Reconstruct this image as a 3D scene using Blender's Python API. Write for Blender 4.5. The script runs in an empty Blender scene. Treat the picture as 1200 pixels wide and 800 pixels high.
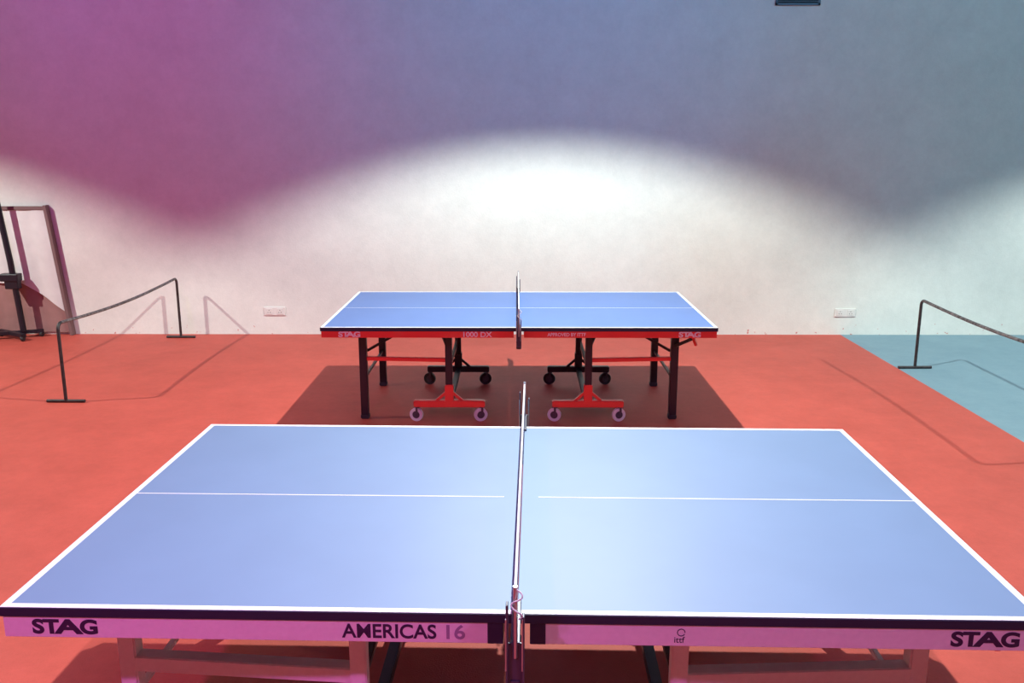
import bpy, bmesh, math
from mathutils import Vector, Matrix
R=math.radians
scn=bpy.context.scene
scn.view_settings.view_transform='Standard'
scn.view_settings.look='None'

# ---------------------------------------------------------------- materials
def mat(name,col,rough=.5,metal=0,spec=.5,noise=0,nscale=60,bump=0,bscale=200,coat=0):
    m=bpy.data.materials.new(name); m.use_nodes=True
    nt=m.node_tree; b=nt.nodes['Principled BSDF']
    b.inputs['Base Color'].default_value=(*col,1)
    b.inputs['Roughness'].default_value=rough
    b.inputs['Metallic'].default_value=metal
    b.inputs['Specular IOR Level'].default_value=spec
    b.inputs['Coat Weight'].default_value=coat
    tc=nt.nodes.new('ShaderNodeTexCoord')
    n=nt.nodes.new('ShaderNodeTexNoise'); n.inputs['Scale'].default_value=nscale; n.inputs['Detail'].default_value=4
    nt.links.new(tc.outputs['Object'],n.inputs['Vector'])
    mp=nt.nodes.new('ShaderNodeMapRange'); mp.inputs[1].default_value=.3; mp.inputs[2].default_value=.7
    mp.inputs[3].default_value=1-noise; mp.inputs[4].default_value=1+noise
    nt.links.new(n.outputs['Fac'],mp.inputs[0])
    mx=nt.nodes.new('ShaderNodeMix'); mx.data_type='RGBA'; mx.blend_type='MULTIPLY'; mx.inputs[0].default_value=1
    mx.inputs[6].default_value=(*col,1)
    nt.links.new(mp.outputs[0],mx.inputs[7]); nt.links.new(mx.outputs[2],b.inputs['Base Color'])
    if bump:
        n2=nt.nodes.new('ShaderNodeTexNoise'); n2.inputs['Scale'].default_value=bscale; n2.inputs['Detail'].default_value=3
        nt.links.new(tc.outputs['Object'],n2.inputs['Vector'])
        bp=nt.nodes.new('ShaderNodeBump'); bp.inputs['Strength'].default_value=bump; bp.inputs['Distance'].default_value=.004
        nt.links.new(n2.outputs['Fac'],bp.inputs['Height']); nt.links.new(bp.outputs[0],b.inputs['Normal'])
    return m

M={}
M['top_near']=mat('blue_tabletop_matte',(.165,.255,.43),.55,noise=.03,nscale=3,spec=.6)
M['top_far']=mat('blue_tabletop',(.12,.20,.46),.5,noise=.03,nscale=3)
M['white']=mat('white_line_paint',(.85,.86,.88),.5)
M['navy']=mat('navy_edge',(.012,.014,.045),.45)
M['red']=mat('red_enamel',(.80,.05,.04),.35,coat=.2)
M['cream']=mat('cream_enamel',(.88,.80,.76),.45,noise=.03)
M['black']=mat('black_enamel',(.012,.011,.020),.4)
M['tube']=mat('black_barrier_paint',(.030,.024,.026),.45,noise=.5,nscale=40)
M['chip']=mat('chipped_barrier_paint',(.11,.10,.10),.5,noise=.9,nscale=45)
M['steel']=mat('steel',(.55,.56,.6),.3,metal=.9)
M['dsteel']=mat('dark_steel',(.10,.10,.13),.4,metal=.5)
M['rubber']=mat('grey_rubber',(.78,.80,.80),.6)
M['hub']=mat('dark_hub',(.08,.08,.09),.5)
M['drub']=mat('dark_rubber',(.03,.03,.035),.6)
M['net']=mat('net_mesh_cloth',(.10,.13,.3),.8)
M['tape']=mat('white_tape',(.7,.72,.75),.7)
M['ink']=mat('purple_ink',(.035,.015,.06),.5)
M['whiteink']=mat('white_ink',(.85,.85,.85),.5)
M['greyink']=mat('outline_ink',(.35,.26,.36),.5)
M['plastic']=mat('white_plastic',(.75,.74,.7),.4)
M['cloth']=mat('white_cloth',(.72,.72,.71),.9,noise=.05,nscale=8)
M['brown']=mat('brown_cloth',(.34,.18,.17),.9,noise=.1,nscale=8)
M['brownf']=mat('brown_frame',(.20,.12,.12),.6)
M['ceil']=mat('ceiling_paint',(.30,.33,.4),.9)
M['side']=mat('side_wall_paint',(.5,.54,.6),.9)

# wall paint : off-white, scuffed near the floor
def wallmat():
    m=bpy.data.materials.new('painted_plaster'); m.use_nodes=True
    nt=m.node_tree; b=nt.nodes['Principled BSDF']; L=nt.links.new
    b.inputs['Roughness'].default_value=.85; b.inputs['Specular IOR Level'].default_value=.2
    tc=nt.nodes.new('ShaderNodeTexCoord')
    n=nt.nodes.new('ShaderNodeTexNoise'); n.inputs['Scale'].default_value=3; n.inputs['Detail'].default_value=12; n.inputs['Roughness'].default_value=.85
    L(tc.outputs['Object'],n.inputs['Vector'])
    cr=nt.nodes.new('ShaderNodeValToRGB')
    cr.color_ramp.elements[0].position=.3; cr.color_ramp.elements[0].color=(.68,.695,.65,1)
    cr.color_ramp.elements[1].position=.7; cr.color_ramp.elements[1].color=(.82,.835,.78,1)
    L(n.outputs['Fac'],cr.inputs[0])
    # red/grey flecks by the floor
    n2=nt.nodes.new('ShaderNodeTexNoise'); n2.inputs['Scale'].default_value=22; n2.inputs['Detail'].default_value=5
    L(tc.outputs['Object'],n2.inputs['Vector'])
    sx=nt.nodes.new('ShaderNodeSeparateXYZ'); L(tc.outputs['Object'],sx.inputs[0])
    h=nt.nodes.new('ShaderNodeMapRange'); h.inputs[1].default_value=0; h.inputs[2].default_value=.3; h.inputs[3].default_value=.345; h.inputs[4].default_value=.15
    L(sx.outputs['Z'],h.inputs[0])
    ms=nt.nodes.new('ShaderNodeMath'); ms.operation='LESS_THAN'; L(n2.outputs['Fac'],ms.inputs[0]); L(h.outputs[0],ms.inputs[1])
    mx=nt.nodes.new('ShaderNodeMix'); mx.data_type='RGBA'; L(ms.outputs[0],mx.inputs[0]); L(cr.outputs[0],mx.inputs[6]); mx.inputs[7].default_value=(.6,.3,.27,1)
    L(mx.outputs[2],b.inputs['Base Color'])
    n3=nt.nodes.new('ShaderNodeTexNoise'); n3.inputs['Scale'].default_value=60; n3.inputs['Detail'].default_value=4
    L(tc.outputs['Object'],n3.inputs['Vector'])
    bp=nt.nodes.new('ShaderNodeBump'); bp.inputs['Strength'].default_value=.35; bp.inputs['Distance'].default_value=.004
    L(n3.outputs['Fac'],bp.inputs['Height']); L(bp.outputs[0],b.inputs['Normal'])
    return m
M['wall']=wallmat()

MATX=3.46
def floormat():
    m=bpy.data.materials.new('sports_floor_vinyl'); m.use_nodes=True
    nt=m.node_tree; b=nt.nodes['Principled BSDF']; L=nt.links.new
    b.inputs['Roughness'].default_value=.6; b.inputs['Specular IOR Level'].default_value=.35
    tc=nt.nodes.new('ShaderNodeTexCoord')
    sx=nt.nodes.new('ShaderNodeSeparateXYZ'); L(tc.outputs['Object'],sx.inputs[0])
    g=nt.nodes.new('ShaderNodeMath'); g.operation='GREATER_THAN'; g.inputs[1].default_value=MATX; L(sx.outputs['X'],g.inputs[0])
    n=nt.nodes.new('ShaderNodeTexNoise'); n.inputs['Scale'].default_value=2.2; n.inputs['Detail'].default_value=12; n.inputs['Roughness'].default_value=.85
    L(tc.outputs['Object'],n.inputs['Vector'])
    def ramp(a,c):
        cr=nt.nodes.new('ShaderNodeValToRGB')
        cr.color_ramp.elements[0].position=.3; cr.color_ramp.elements[0].color=(*a,1)
        cr.color_ramp.elements[1].position=.7; cr.color_ramp.elements[1].color=(*c,1)
        L(n.outputs['Fac'],cr.inputs[0]); return cr
    r=ramp((.40,.064,.044),(.58,.098,.072)); t=ramp((.16,.27,.33),(.22,.34,.40))
    mx=nt.nodes.new('ShaderNodeMix'); mx.data_type='RGBA'; L(g.outputs[0],mx.inputs[0]); L(r.outputs[0],mx.inputs[6]); L(t.outputs[0],mx.inputs[7])
    L(mx.outputs[2],b.inputs['Base Color'])
    n3=nt.nodes.new('ShaderNodeTexNoise'); n3.inputs['Scale'].default_value=150; n3.inputs['Detail'].default_value=3
    L(tc.outputs['Object'],n3.inputs['Vector'])
    bp=nt.nodes.new('ShaderNodeBump'); bp.inputs['Strength'].default_value=.4; bp.inputs['Distance'].default_value=.003
    L(n3.outputs['Fac'],bp.inputs['Height']); L(bp.outputs[0],b.inputs['Normal'])
    return m
M['floor']=floormat()

# ---------------------------------------------------------------- helpers
def link(o,parent=None):
    scn.collection.objects.link(o)
    if parent: o.parent=parent
    return o
def empty(name,loc=(0,0,0),rz=0):
    e=bpy.data.objects.new(name,None); e.empty_display_size=.2
    e.location=loc; e.rotation_euler=(0,0,rz); return link(e)
def box(name,lo,hi,m,parent=None,bevel=0,rot=None):
    me=bpy.data.meshes.new(name); bm=bmesh.new()
    bmesh.ops.create_cube(bm,size=1)
    s=[hi[i]-lo[i] for i in range(3)]; c=[(hi[i]+lo[i])/2 for i in range(3)]
    bmesh.ops.scale(bm,vec=s,verts=bm.verts)
    if bevel: bmesh.ops.bevel(bm,geom=bm.edges[:],offset=bevel,segments=2,affect='EDGES',profile=.5)
    if parent is None: bmesh.ops.translate(bm,vec=c,verts=bm.verts)
    bm.to_mesh(me); bm.free(); me.materials.append(M[m])
    o=bpy.data.objects.new(name,me)
    if parent is not None: o.location=c
    if rot: o.rotation_euler=rot
    return link(o,parent)
def tube(name,pts,r,m,parent=None,seg=12):
    cu=bpy.data.curves.new(name,'CURVE'); cu.dimensions='3D'; cu.bevel_depth=r; cu.bevel_resolution=seg//3; cu.use_fill_caps=True
    sp=cu.splines.new('POLY'); sp.points.add(len(pts)-1)
    for p,q in zip(sp.points,pts): p.co=(*q,1)
    tmp=bpy.data.objects.new('tmp',cu); scn.collection.objects.link(tmp)
    dg=bpy.context.evaluated_depsgraph_get(); dg.update()
    me=bpy.data.meshes.new_from_object(tmp.evaluated_get(dg)); me.name=name
    bpy.data.objects.remove(tmp); 
    for p in me.polygons: p.use_smooth=True
    me.materials.clear(); me.materials.append(M[m])
    return link(bpy.data.objects.new(name,me),parent)
def bar(name,a,b,w,h,m,parent=None,bevel=.003):
    a=Vector(a); b=Vector(b); d=b-a
    me=bpy.data.meshes.new(name); bm=bmesh.new(); bmesh.ops.create_cube(bm,size=1)
    bmesh.ops.scale(bm,vec=(w,h,d.length),verts=bm.verts)
    bmesh.ops.bevel(bm,geom=bm.edges[:],offset=bevel,segments=2,affect='EDGES')
    q=d.to_track_quat('Z','Y')
    bmesh.ops.rotate(bm,cent=(0,0,0),matrix=q.to_matrix(),verts=bm.verts)
    bm.to_mesh(me); bm.free(); me.materials.append(M[m])
    o=bpy.data.objects.new(name,me); o.location=(a+b)/2
    return link(o,parent)
def text(name,s,loc,size,m,parent,sx=1,bold=0,face='-Y',align='CENTER'):
    cu=bpy.data.curves.new(name,'FONT'); cu.body=s; cu.size=size; cu.extrude=.0006; cu.offset=bold
    cu.align_x=align; cu.align_y='CENTER'
    tmp=bpy.data.objects.new('tmp',cu); scn.collection.objects.link(tmp)
    dg=bpy.context.evaluated_depsgraph_get(); dg.update()
    me=bpy.data.meshes.new_from_object(tmp.evaluated_get(dg)); me.name=name
    bpy.data.objects.remove(tmp)
    me.materials.clear(); me.materials.append(M[m])
    o=bpy.data.objects.new(name,me); o.location=loc; o.rotation_euler=(R(90),0,0); o.scale=(sx,1,1)
    return link(o,parent)
def caster(name,x,y,parent,rub,ang=0,r=.05):
    # wheel with tyre, hub and fork
    me=bpy.data.meshes.new(name); bm=bmesh.new()
    def cyl(rad,w,mi,seg=28):
        g=bmesh.ops.create_cone(bm,cap_ends=True,segments=seg,radius1=rad,radius2=rad,depth=w)
        bmesh.ops.rotate(bm,cent=(0,0,0),matrix=Matrix.Rotation(R(90),3,'X'),verts=g['verts'])
        fs={f for v in g['verts'] for f in v.link_faces}
        for f in fs: f.material_index=mi
        return g['verts']
    cyl(r,.022,0); cyl(r*.55,.026,1); cyl(r*.2,.04,2)
    for s in (-1,1):
        g=bmesh.ops.create_cube(bm,size=1); bmesh.ops.scale(bm,vec=(.016,.004,r*1.25),verts=g['verts'])
        bmesh.ops.translate(bm,vec=(.008,s*.019,r*.55),verts=g['verts'])
        for f in {f for v in g['verts'] for f in v.link_faces}: f.material_index=2
    g=bmesh.ops.create_cube(bm,size=1); bmesh.ops.scale(bm,vec=(.04,.044,.006),verts=g['verts'])
    bmesh.ops.translate(bm,vec=(.008,0,r*1.18),verts=g['verts'])
    for f in {f for v in g['verts'] for f in v.link_faces}: f.material_index=2
    bm.to_mesh(me); bm.free()
    for k in (rub,'hub' if rub=='rubber' else 'dsteel','dsteel'): me.materials.append(M[k])
    o=bpy.data.objects.new(name,me); o.location=(x,y,r); o.rotation_euler=(0,0,ang)
    return link(o,parent)

# ---------------------------------------------------------------- room
WY=9.22; X0,X1=-11,11; Y0=-3.5; H=5.2
box('floor',(X0,Y0,-.1),(X1,WY,0),'floor')
box('wall_back',(X0,WY,-.1),(X1,WY+.15,H),'wall')
box('wall_left',(X0-.15,Y0,-.1),(X0,WY+.15,H),'side')
box('wall_right',(X1,Y0,-.1),(X1+.15,WY+.15,H),'side')
box('wall_front',(X0,Y0-.15,-.1),(X1,Y0,H),'side')
box('ceiling',(X0,Y0,H),(X1,WY,H+.1),'ceil')

# ---------------------------------------------------------------- tables
def table(loc,rz,kind):
    T=empty('table_tennis_table',loc,rz)
    near=kind=='near'
    top='top_near' if near else 'top_far'
    ap='cream' if near else 'red'; frm='cream' if near else 'black'
    ink='ink' if near else 'whiteink'
    hx,hy,zt=1.37,(.783 if near else .7625),(.782 if near else .748)
    for s,n in ((-1,'left'),(1,'right')):
        a,b=sorted((s*.002,s*hx))
        box('top_'+n,(a,-hy,zt-.022),(b,hy,zt),top,T,.002)
        # lines
        lw=.02; z0,z1=zt-.0005,zt+.0007
        for t,(yy) in (('near',-hy),('far',hy-lw)):
            box(f'side_line_{n}_{t}',(a,yy,z0),(b,yy+lw,z1),'white',T)
        ea,eb=sorted((s*(hx-lw),s*hx)); box('end_line_'+n,(ea,-hy+lw,z0),(eb,hy-lw,z1),'white',T)
        ca,cb=sorted((s*(.06 if near else .01),s*(hx-lw))); box('centre_line_'+n,(ca,-.0025,z0),(cb,.0025,z1),'white',T)
        # navy rim
        for t,yy in (('near',-1),('far',1)):
            ya,yb=sorted((yy*(hy-.004),yy*(hy+.003)))
            box(f'rim_{n}_{t}',(a,ya,zt-.026),(b,yb,zt-.001),'navy',T,.001)
        xa,xb=sorted((s*(hx-.004),s*(hx+.003))); box('rim_end_'+n,(xa,-hy,zt-.026),(xb,hy,zt-.001),'navy',T,.001)
        # apron frame under top
        hA=.066 if near else .05
        gi=.035 
        for t,yy in (('near',-1),('far',1)):
            ya,yb=sorted((yy*(hy-.03),yy*(hy-.002)))
            xa,xb=sorted((s*(gi+.04 if near else gi),s*(hx-.004)))
            box(f'apron_{n}_{t}',(xa,ya,zt-.022-hA),(xb,yb,zt-.024),ap,T,.002)
            if near:
                xa,xb=sorted((s*gi,s*(gi+.042)))
                box(f'apron_cap_{n}_{t}',(xa,ya-.001,zt-.023-hA),(xb,yb+.001,zt-.024),'navy',T,.003)
        for q,xx in (('outer',hx-.027),('inner',gi)):
            xa,xb=sorted((s*xx,s*(xx+.023))); box(f'apron_{q}_{n}',(xa,-hy+.03,zt-.022-hA),(xb,hy-.03,zt-.024),ap if q=='outer' else 'black',T,.002)
        # end legs
        lx=(1.20 if near else 1.135)*s
        for t,yy in (('near',-.45),('far',.46)):
            bar(f'leg_{n}_{t}',(lx,yy,.03),(lx,yy,zt-.03),.055,.055,frm,T,.005)
            bar(f'foot_{n}_{t}',(lx,yy,.0),(lx,yy,.035),.062,.062,'drub',T,.006)
        bar('leg_tie_'+n,(lx,-.45,.62),(lx,.46,.62),.03,.03,frm,T)
        bar('leg_tie_low_'+n,(lx,-.45,.30),(lx,.46,.30),.02,.02,frm,T)
        # undercarriage
        ux=(.475 if near else .505)*s
        zr=.42 if near else .455
        bar('rail_near_'+n,(lx,-.45,zr),(ux,-.50,zr),.05 if near else .028,.05 if near else .028,ap,T)
        bar('rail_far_'+n,(lx,.46,zr+.02),(ux,.50,zr+.02),.028,.028,'black',T)
        for t,yy in (('near',-.52),('far',.50)):
            cm=('cream' if near else ('red' if t=='near' else 'black'))
            bar(f'base_beam_{n}_{t}',(ux-.26,yy,.135),(ux+.26,yy,.135),.055,.05,cm,T,.006)
            bar(f'post_{n}_{t}',(ux,yy,.15),(ux,yy,zt-.03),.05,.045,frm,T,.004)
            bar(f'post_sleeve_{n}_{t}',(ux,yy,.13),(ux,yy,.28),.062,.058,cm,T,.006)
            for k in (-1,1):
                bar(f'gusset_{n}_{t}_{k}',(ux+k*.10,yy,.15),(ux+k*.02,yy,.22),.02,.02,cm,T)
                caster(f'caster_{n}_{t}_{k}',ux+k*.235-.008,yy,T,'rubber' if t=='near' else 'drub',ang=R(15*k))
        bar('base_spine_'+n,(ux,-.52,.13),(ux,.50,.13),.04,.04,'black',T)
        bar('brace_a_'+n,(ux-s*.01,.35,.30),(ux-s*.06,-.25,zt-.06),.025,.025,'black',T)
        bar('brace_b_'+n,(ux,-.48,.52),(ux+s*.10,-.3,zt-.06),.02,.02,'black',T)
        bar('brace_c_'+n,(ux,.48,.40),(ux,-.48,.40),.025,.025,'black',T)
        bar('strut_'+n,(lx-s*.02,-.40,.50),(ux+s*.25,-.25,zt-.06),.018,.018,'black',T)
    # latch hook on right leg
    lx=1.20 if near else 1.135
    bar('latch_arm',(lx,-.49,.56),(lx+.10,-.64 if near else -.60,zt-.11),.026,.022,'black',T)
    bar('latch_grip',(lx+.10,-.64 if near else -.60,zt-.10),(lx+.122,-.66 if near else -.615,zt-.16),.02,.02,'red',T)
    # net set
    yo=hy+.1525
    box('net_cloth',(-.001,-yo+.01,zt+.002),(.001,yo-.01,zt+.14),'net',T)
    box('net_tape',(-.0035,-yo+.01,zt+.138),(.0035,yo-.01,zt+.153),'tape',T,.001)
    for s,n in ((-1,'near'),(1,'far')):
        y=s*yo
        w=.020 if near else .014
        tube('net_post_'+n,[(0,y,zt-.03),(0,y,zt+.16)],.006,'steel',T)
        box(f'clamp_arm_{n}',(-.012,min(y,s*(hy-.06)),zt+.001),(.012,max(y,s*(hy-.06)),zt+.010),'dsteel',T,.002)
        box(f'clamp_under_{n}',(-.012,min(y,s*(hy-.06)),zt-.105),(.012,max(y,s*(hy-.06)),zt-.095),'dsteel',T,.002)
        for k in (-1,1):
            box(f'clamp_plate_{n}_{k}',(k*w-.003,y-.012,zt-.105),(k*w+.003,y+.012,zt+.115 if k<0 else zt+.085),'dsteel',T,.002)
            box(f'clamp_edge_{n}_{k}',(k*w-.0045,y-.014,zt-.06),(k*w-.001,y-.010,zt+.08),'steel',T,.001)
        box(f'clamp_back_{n}',(-w,y+.004,zt-.105),(w,y+.012,zt+.005),'dsteel',T,.002)
        tube(f'clamp_screw_{n}',[(0,s*(hy-.03),zt-.14),(0,s*(hy-.03),zt-.02)],.006,'steel',T)
        tube(f'clamp_knob_{n}',[(0,s*(hy-.03),zt-.155),(0,s*(hy-.03),zt-.14)],.018,'drub',T)
    # cord
    pts=[(.004+.014*math.sin(i*.7),-yo-.012+.004*math.cos(i),zt+.155-.006*i) for i in range(14)]
    tube('net_cord',pts,.002,'tape',T)
    # lettering
    yf=-hy+.0015; za=zt-.024-(hA-.004)/2-.003
    if near:
        for n,x in (('left',-1.20),('right',1.215)):
            text(f'letters_maker_{n}','ST   G',(x,yf,za),.056,ink,T,1.2,.0022)
            text(f'letters_maker_{n}_a','A',(x+.008,yf,za),.056,ink,T,1.8,.0022)
        text('letters_series','AMERICAS',(-.335,yf,za),.056,ink,T,.96,.0010)
        text('letters_number','16',(-.165,yf,za),.056,'greyink',T,1.1,.001)
        text('letters_badge','ittf',(.425,yf,za-.012),.024,ink,T,1.0)
        tube('badge_ring',[(.43+.010*math.cos(t/12*6.283),yf,za+.010+.010*math.sin(t/12*6.283)) for t in range(12)],.0012,'ink',T)
    else:
        text('letters_maker_left','ST  G',(-1.17,yf,za),.05,ink,T,1.3,.002)
        text('letters_maker_left_a','A',(-1.165,yf,za),.05,ink,T,1.7,.002)
        text('letters_maker_right','ST  G',(1.18,yf,za),.05,ink,T,1.3,.002)
        text('letters_maker_right_a','A',(1.185,yf,za),.05,ink,T,1.7,.002)
        text('letters_model','1000 DX',(-.29,yf,za),.05,ink,T,1.1,.001)
        text('letters_approved','APPROVED BY ITTF',(.33,yf,za),.034,ink,T,.9,.0005)
    return T
table((.018,2.873,0),-.021,'near')
table((.018,6.71,0),0,'far')

# ---------------------------------------------------------------- barriers
def barrier(loc,L,rz=0,h=.63):
    B=empty('court_barrier',loc,rz); r=.013
    pts=[(0,0,.012)]
    top=h; c=.05
    pts.append((0,0,top-c))
    for i in range(1,6):
        a=i/5*math.pi/2; pts.append((0,c-c*math.cos(a),top-c+c*math.sin(a)))
    a_pts=list(pts)
    post1=tube('post_near',a_pts,r,'tube',B)
    q=[(x,L-y,z) for x,y,z in a_pts]
    tube('post_far',q,r,'tube',B)
    mid=[]
    for i in range(25):
        t=i/24; mid.append((0,c+(L-2*c)*t,top-.035*math.sin(math.pi*t)))
    tube('top_rail',mid,r,'chip',B)
    tube('foot_near',[(-.15,0,.013),(.15,0,.013)],.013,'tube',B)
    tube('foot_far',[(-.15,L,.013),(.15,L,.013)],.013,'tube',B)
    return B
barrier((-3.54,6.65,0),2.38,R(-.5))
barrier((3.66,5.38,0),2.38,R(1.2))

# ---------------------------------------------------------------- wall fittings
def outlet(x,z,w):
    e=empty('wall_socket',(x,WY,z))
    box('plate',(-w/2,-.012,-.045),(w/2,0,.045),'plastic',e,.004)
    n=int(w/.085)
    for i in range(n):
        cx=-w/2+(i+.5)*w/n
        box(f'module_{i}',(cx-.034,-.016,-.032),(cx+.034,-.010,.032),'plastic',e,.003)
        for k,(dx,dz) in enumerate(((0,.014),(-.012,-.01),(.012,-.01))):
            tube(f'pin_{i}_{k}',[(cx+dx,-.0175,dz),(cx+dx,-.0155,dz)],.004,'drub',e)
outlet(-2.57,.25,.23); outlet(3.49,.24,.22)
V=empty('air_vent',(2.77,WY,3.44))
box('frame_top',(-.22,-.02,.10),(.22,0,.12),'dsteel',V)
box('frame_bottom',(-.22,-.02,-.12),(.22,0,-.10),'dsteel',V)
box('frame_l',(-.22,-.02,-.12),(-.20,0,.12),'dsteel',V); box('frame_r',(.20,-.02,-.12),(.22,0,.12),'dsteel',V)
box('duct_dark',(-.2,-.004,-.1),(.2,0,.1),'drub',V)
for i in range(7):
    box(f'slat_{i}',(-.2,-.018,-.088+i*.028),(.2,-.006,-.080+i*.028),'dsteel',V,.001,rot=None)

# ---------------------------------------------------------------- cloth screen on frame + rolling stand
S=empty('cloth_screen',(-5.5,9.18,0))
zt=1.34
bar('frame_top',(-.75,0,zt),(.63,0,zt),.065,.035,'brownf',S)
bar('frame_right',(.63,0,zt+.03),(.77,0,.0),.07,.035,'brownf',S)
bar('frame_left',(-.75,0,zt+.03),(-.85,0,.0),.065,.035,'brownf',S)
def cloth(name,topz,botf,y,m,xl,xr,parent,amp=.006):
    me=bpy.data.meshes.new(name); bm=bmesh.new(); nx,nz=50,14; g=[]
    for j in range(nz+1):
        row=[]
        for i in range(nx+1):
            u=i/nx; v=j/nz
            z=topz+(botf(u)-topz)*v
            x=xl(z)+(xr(z)-xl(z))*u
            row.append(bm.verts.new((x,y+amp*math.sin(u*38)*(.3+v)+amp*.6*math.sin(u*17+1),z)))
        g.append(row)
    for j in range(nz):
        for i in range(nx): bm.faces.new((g[j][i],g[j][i+1],g[j+1][i+1],g[j+1][i]))
    bm.to_mesh(me); bm.free(); me.materials.append(M[m])
    for p in me.polygons: p.use_smooth=True
    link(bpy.data.objects.new(name,me),parent)
xr=lambda z:.61+(zt-z)*.10
xl=lambda z:-.73-(zt-z)*.06
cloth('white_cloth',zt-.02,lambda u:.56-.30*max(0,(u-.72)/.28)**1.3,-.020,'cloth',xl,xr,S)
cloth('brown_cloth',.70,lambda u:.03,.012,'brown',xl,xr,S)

K=empty('rolling_stand',(-5.17,9.03,0))
tube('mast',[(0,0,.07),(-.05,0,.8),(-.12,0,1.48)],.03,'black',K)
box('bracket',(-.16,-.05,.60),(.03,.05,.68),'black',K,.01)
box('bracket_clamp',(-.12,-.04,.52),(.02,.04,.61),'black',K,.01)
bar('base_a',(-.35,-.14,.06),(.17,.08,.06),.05,.035,'black',K)
bar('base_b',(-.30,.08,.06),(.10,-.18,.06),.05,.035,'black',K)
for i,(x,y) in enumerate(((-.33,-.13),(.15,.07),(-.28,.07),(.08,-.17))):
    tube(f'wheel_{i}',[(x-.012,y,.03),(x+.012,y,.03)],.03,'drub',K)

# ---------------------------------------------------------------- lamps
def shade_lamp(x,y,z,power,col,size=124,blend=.24,tilt=(0,0)):
    e=empty('pendant_floodlight',(x,y,z))
    me=bpy.data.meshes.new('shade'); bm=bmesh.new()
    prof=[(.05,.30),(.09,.28),(.12,.18),(.20,.08),(.22,.055)]
    rings=[[bm.verts.new((r*math.cos(a*math.tau/32),r*math.sin(a*math.tau/32),h)) for a in range(32)] for r,h in prof]
    for j in range(len(rings)-1):
        for i in range(32):
            bm.faces.new((rings[j][i],rings[j][(i+1)%32],rings[j+1][(i+1)%32],rings[j+1][i]))
    bm.faces.new(rings[0]); bm.to_mesh(me); bm.free(); me.materials.append(M['dsteel'])
    link(bpy.data.objects.new('shade',me),e)
    tube('cable',[(0,0,.3),(0,0,H-z)],.008,'black',e)
    l=bpy.data.lights.new('lamp','SPOT'); l.energy=power; l.color=col; l.spot_size=R(size); l.spot_blend=blend; l.shadow_soft_size=.03
    o=bpy.data.objects.new('lamp',l); o.rotation_euler=(R(tilt[0]),R(tilt[1]),0); link(o,e)
shade_lamp(.33,5.85,4.0,1080,(.92,1,.93))
shade_lamp(-7.1,5.85,4.0,1040,(.96,1,.91))
shade_lamp(7.5,5.85,4.0,1000,(.87,1,.96))
shade_lamp(.25,1.9,4.0,400,(.95,.95,1),105,.9)
shade_lamp(-7.1,1.9,4.0,260,(1,.5,.9),110,.9)
shade_lamp(7.5,1.9,4.0,240,(1,.7,.9),110,.9)
def tint_light(x,y,z,target,power,col,size=100):  # added unseen coloured spots, tinting the upper wall and near floor
    e=empty('added_tint_light',(x,y,z))
    d=(Vector(target)-Vector((x,y,z)))
    q=d.to_track_quat('-Z','Y')
    tube('added_can',[tuple(q@Vector((0,0,.03))),tuple(q@Vector((0,0,.22)))],.07,'dsteel',e)
    tube('added_stem',[tuple(q@Vector((0,0,.15))),(0,0,H-z)],.012,'black',e)
    l=bpy.data.lights.new('lamp','SPOT'); l.energy=power; l.color=col; l.spot_size=R(size); l.spot_blend=1; l.shadow_soft_size=.1
    o=bpy.data.objects.new('lamp',l); o.rotation_euler=q.to_euler(); link(o,e)
tint_light(4.2,5.2,4.8,(4.2,9.2,3.6),190,(.18,.62,.92),125)
tint_light(-.2,5.2,4.8,(.1,9.2,3.2),270,(.02,.40,1),92)
tint_light(-4.0,5.2,4.8,(-3.8,9.2,2.8),190,(.55,.12,1),74)
tint_light(-7.5,5.2,4.8,(-6.6,9.2,4.0),80,(.2,.42,1),95)
tint_light(-2.4,-1.5,4.6,(-2.3,1.6,0),560,(1,.2,1),88)
tint_light(2.5,-1.5,4.6,(2.0,2.2,0),260,(.85,.3,1),92)

# world
w=bpy.data.worlds.new('world'); scn.world=w; w.use_nodes=True
w.node_tree.nodes['Background'].inputs[0].default_value=(.05,.06,.1,1); w.node_tree.nodes['Background'].inputs[1].default_value=.3

# camera
c=bpy.data.cameras.new('camera'); c.sensor_width=36; c.lens=36*1033/1200; c.clip_end=100
co=bpy.data.objects.new('camera',c); co.location=(0,0,1.975); co.rotation_euler=(R(90-12.55),0,R(.28)); link(co)
scn.camera=co
